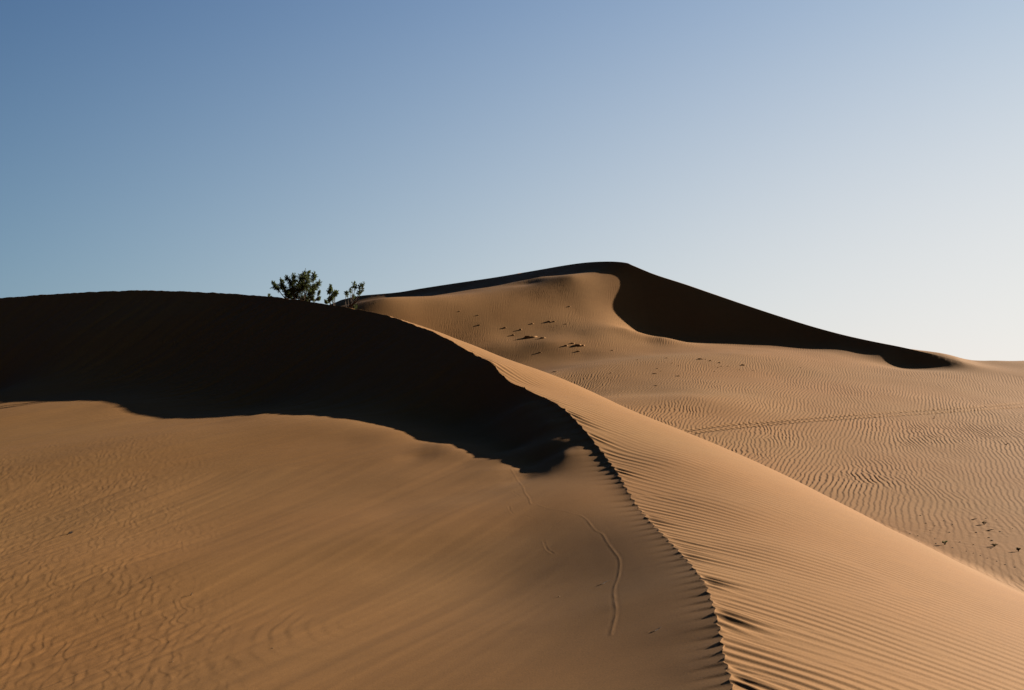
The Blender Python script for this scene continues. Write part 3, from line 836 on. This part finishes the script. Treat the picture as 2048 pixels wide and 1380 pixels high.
shrub(603, 43.6, [(549,574,8),(545,566,4),(559,559,4),(573,554,6),(587,553,7),(602,550,7),(612,546,7),(618,542,4),(628,548,8),(637,564,7),(634,575,7),(625,587,9),(608,573,14),
                  (595,566,9),(579,580,13),(566,572,9),(573,592,9),(602,594,9),(589,590,9),(615,598,8),(628,598,6),(619,560,10),(639,597,4),(642,584,2.2),(587,566,8),(600,580,10),(590,578,9),(615,572,9),(570,583,8),(622,577,8),(606,560,8)],
      "largest green shrub, dense and round, breaking the skyline on the near dune's crest", 6, 1.9)
shrub(666, 41.4, [(660,571,2.5),(661,579,5.5),(667,586,7),(675,585,4.5),(663,594,4),(656,596,3.5),(653,603,2.5)], "small narrow green shrub between the big round shrub and the sparse forked one", 3, 1.9)
shrub(695, 40.2, [(708,567,4),(714,573,4.5),(723,570,4.5),(730,567,2.8),(721,583,5),(727,580,3),(689,582,4.5),(696,586,3),(706,590,3.5),(711,611,4),(701,579,2)],
      "sparse open shrub with thin forked stems in front of the far dune's left end", 3, 1.0, [(722,601),(690,604),(716,590)])
shrub(536, 44.6, [(536,589,3.5),(540,592,2.5)], "tiny sprig poking over the crest left of the big round shrub", 2, 0.8)

# ---- lumps of crusted sand
def lump(bm_seed, w, dpt, hgt):
    import bmesh
    bm = bmesh.new(); bmesh.ops.create_icosphere(bm, subdivisions=3, radius=1.0)
    r_ = random.Random(bm_seed); o1, o2 = r_.uniform(0, 50), r_.uniform(0, 50)
    cs_ = np.array([v.co[:] for v in bm.verts])
    n1 = noise(cs_[:, 0] * 1.6 + o1, cs_[:, 1] * 1.6 + o2 + cs_[:, 2] * 1.1, 5) + 0.5 * noise(cs_[:, 0] * 4 + o2, cs_[:, 1] * 4 + cs_[:, 2] * 3 + o1, 6)
    for v, k in zip(bm.verts, n1):
        v.co *= 1 + 0.55 * float(k)
        z = v.co.z
        v.co.x *= w / 2; v.co.y *= dpt / 2; v.co.z = (min(z, 0.72) if z > 0 else z * 0.5) * hgt
    me = bpy.data.meshes.new("lump"); bm.to_mesh(me); bm.free()
    me.polygons.foreach_set("use_smooth", [True] * len(me.polygons))
    return me
CLODS = [  # column, row, width, height in picture units, label (None: like its neighbours)
 (1061,675,28,8,"longest sand slab with a black shaded face, on the far dune's slope"), (1086,676,10,5,"sand clod just right of the long dark slab on the far slope"),
 (1132,692,7,5,"single sand clod left of the ragged cluster on the far slope"), (1145,687,8,4,"left clod of the ragged cluster on the far slope"),
 (1156,691,13,6,"widest clod of the ragged cluster on the far slope"), (1166,692,6,5,"right end clod of the ragged cluster on the far slope"),
 (1157,703,7,4,"clod lying just below the ragged cluster on the far slope"), (1080,705,6,4,"lone clod below the long dark slab on the far slope"),
 (1098,643,8,4,"wider clod of the uppermost pair on the far slope"), (1108,643,5,3.5,"narrower clod of the uppermost pair on the far slope"),
 (1026,671,6,5,"clod left of the long dark slab on the far slope"), (1041,660,6,5,"clod up and left of the long dark slab on the far slope"),
 (1010,656,6,4,"leftmost of the clods scattered around the long dark slab"), (1065,647,5,3.5,"small clod between the uppermost pair and the long dark slab"),
 (1110,744,10,3,"flat clod beside the near dune's bright edge, amid fine ripples"), (1400,719,9,5,"darkest clod at the head of the short row below the big shadow"),
 (1421,722,6,3,"second clod in the short row below the big shadow"), (1439,726,6,3,"third clod in the short row below the big shadow"), (1486,731,8,5,"clod with a long faint tail, right end of the scattered row"),
 (958,651,5,4,None),(919,623,3,2.5,None),(956,631,3,2.5,None),(1139,613,4,3,None),(1132,648,4,2.5,None),(1149,693,4,3,None),(1225,701,4,3,None),(1275,720,3,2.5,None),(1315,737,4,2.5,None),
 (1333,717,6,2.5,None),(1357,732,3,2.5,None),(1222,746,4,2.5,None),(1310,747,8,2,None),(1313,771,8,2,None),(1357,752,9,2,None),(1199,790,5,3,None),(1411,719,3,2.5,None),(1443,733,3,2.5,None),
 (1456,733,3,2.5,None),(1436,735,3,2,None),(1429,743,3,2,None),(1479,740,2.5,2,None),(1506,742,2.5,2,None),(1601,735,3,2,None),(1322,742,3,2,None),(1345,727,3,2,None)]
PEB = [(1953,1066,6,4,"dark pebble left of the bent stick on the flat at the far right"),(2000,1064,6,3.5,"dark pebble right of the bent stick on the flat at the far right"),(1984,1082,8,5,"larger dark pebble above the low dark clump at the far right"),
 (1978,1076,6,3,None),(1899,1065,5,3,None),(1872,1088,5,4,None),(1836,1072,4,3,None),(1820,1068,4,3,None),(1841,1031,5,3,None),(1888,1042,4,3,None),(1972,1037,6,2.5,None),(1994,1123,6,2.5,None),
 (2011,1130,6,2.5,None),(2030,1135,6,2.5,None),(1975,1117,4,2.5,None),(1852,1047,3,3,None),(1870,1052,3,2.5,None),(1870,1078,4,2.5,None),(1905,1050,4,2.5,None),(1920,1085,4,3,None),(1947,1090,4,2.5,None),(1905,1096,5,2,None),
 (1933,1103,4,2.5,None),(1947,1107,3.5,2.5,None),(1961,1112,3.5,2.5,None),(1860,1061,3,2.5,None),(1836,1084,3.5,2.5,None),(1982,1098,6,2.5,None),(2025,1058,3.5,2,None),(1993,1040,4,2,None),(1983,829,2.5,2,None),
 (1118,1194,5,4,"dark pebble on the shaded slope left of the crawling track"),(345,1326,4,4,"tiny dark pebble near the bow shaped ripples"),(302,1156,3.5,3,"tiny dark pebble on the smooth slope at lower left"),(545,1299,5,3,"small dark pebble on the smooth sand near the lower edge")]
STK = [  # column, row, length in picture units, lift, tilt of the line, material, label
 (136,1068,17,5,0.35,MAT_TWIG,"dark dry leaf or twig amid blotchy ripples at the left"),(1210,1166,24,2.5,0.5,MAT_TWIG,"short dark twig beside the crawling track on the shaded slope"),
 (1316,1259,22,2.5,0.45,MAT_TWIG,"dark twig at the end of a straight scrape near the crest"),(382,1191,7,4,-1.2,MAT_PALE,"tiny bleached curled twig on the smooth slope"),
 (1946,1040,16,2,-0.08,MAT_TWIG,"long thin twig lying at the edge of the ripples, far right"),(1978,1062,18,2,-0.22,MAT_TWIG,"bent dark stick lying on the smooth flat at the far right"),
 (2013,889,7,2,0.02,MAT_TWIG,"short dark stick among the ripples near the right edge"),(1868,837,5,5,0.9,MAT_TWIG,"little upright stub just below the wheel tracks")]
allp = hit_all([(c[0], c[1]) for c in CLODS + PEB + STK])
n1_, n2_ = len(CLODS), len(PEB)
for i, (u, v, w, h_, lab) in enumerate(CLODS):
    p = allp[i]; m_ = p[1] / F
    me = lump(100 + i, w * m_ * 1.0, min(w, 14) * m_ * 0.75, h_ * m_ * 0.58); me.materials.append(sand)
    o = bpy.data.objects.new("sand_clod", me); sc.collection.objects.link(o); o.location = (p[0], p[1], p[2] + EYE); o.rotation_euler = (0, 0, rng.uniform(-.15, .15))
    tag(o, lab or "tiny sand clod scattered on the rippled foot of the far dune", "sand clod", "sand clods on the far dune's slope")
for i, (u, v, w, h_, lab) in enumerate(PEB):
    p = allp[n1_ + i]; m_ = p[1] / F
    me = lump(300 + i, w * m_ * 0.8, w * m_ * 0.6, h_ * m_ * 0.45); me.materials.append(MAT_STONE)
    o = bpy.data.objects.new("pebble", me); sc.collection.objects.link(o); o.location = (p[0], p[1], p[2] + EYE); o.rotation_euler = (0, 0, rng.uniform(0, 3))
    far_ = u > 1800
    tag(o, lab or "tiny dark pebble on the smooth flat beyond the near dune's edge", "pebble", "pebbles on the flat at the far right" if far_ else None)
for i, (u, v, w, h_, sl_, mt, lab) in enumerate(STK):
    p = allp[n1_ + n2_ + i]; m_ = p[1] / F
    L_ = w * m_; b = MB()
    # lies mostly across the view, one end lifted off the sand
    ax = np.array([math.cos(0.25), (0.9 if sl_ > 0.2 else -0.3), 0.0]); ax /= np.linalg.norm(ax)
    lift = h_ * m_
    P_ = [np.array([0, 0, 0.004]) + ax * L_ * t + np.array([0, 0, lift * (0.2 + 0.9 * math.sin(math.pi * min(t * 1.1, 1)))]) + np.array([0, rng.uniform(-1, 1) * L_ * 0.05, 0]) for t in (-.5, -.25, 0, .25, .5)]
    r_ = max(0.003, 0.9 * m_)
    b.tube(P_, [r_ * .5, r_, r_ * 1.1, r_ * .8, r_ * .3], 5)
    b.tube([P_[2], P_[2] + ax * L_ * 0.2 + np.array([0.1 * L_, 0.12 * L_, lift * .8])], [r_ * .6, r_ * .2], 4)
    if mt is MAT_TWIG and i == 0:
        b.leaf(P_[1], ax + np.array([0, 0, .2]), L_ * 0.9, L_ * 0.2); b.leaf(P_[0], ax + np.array([0, .1, .3]), L_ * 0.8, L_ * 0.16); b.leaf(P_[2], ax + np.array([0, -.1, .25]), L_ * 0.7, L_ * 0.15)
    o = b.build("twig", mt); o.location = (p[0], p[1], p[2] + EYE)
    tag(o, lab, "twig")

# ---- small plants on the flat at the far right
def tuft(u, v, w, h_, label, mat, n=26, name="desert_plant"):
    p = hit_all([(u, v)])[0]; m_ = p[1] / F
    root = empty(name, p); st, lv = MB(), MB()
    for _ in range(n):
        a = rng.uniform(0, 2 * math.pi); R_ = w * m_ * 0.42 * rng.uniform(.3, 1); H_ = h_ * m_ * 0.75 * rng.uniform(.35, 1)
        e = np.array([math.cos(a) * R_, math.sin(a) * R_ * 0.7, H_]); md = e * 0.5 + np.array([0, 0, 0.12 * h_ * m_])
        st.tube([(0, 0, -0.01), md, e], [0.004, 0.003, 0.0015], 3)
        for _k in range(6):
            t = rng.uniform(.4, 1); lv.leaf(md * (1 - t) + e * t, e + np.array([rng.gauss(0, .05), rng.gauss(0, .05), .03]), rng.uniform(.02, .04), .006)
    st.build("stems", MAT_WOOD, root); lv.build("foliage", mat, root)
    tag(root, label, "plant")
tuft(1890, 1090, 12, 9, "small green sprouting plant on the smooth flat near the dune edge", MAT_LEAF, 14)
tuft(1989, 1094, 14, 5, "low dark spreading plant on the flat at the far right", MAT_DRY, 18)
tuft(2037, 1104, 9, 8, "compact brown plant closest to the right edge of the flat", MAT_DRY, 20)
tuft(1968, 1050, 10, 7, "dark scraggly plant at the edge of the ripples, far right", MAT_DRY, 14)
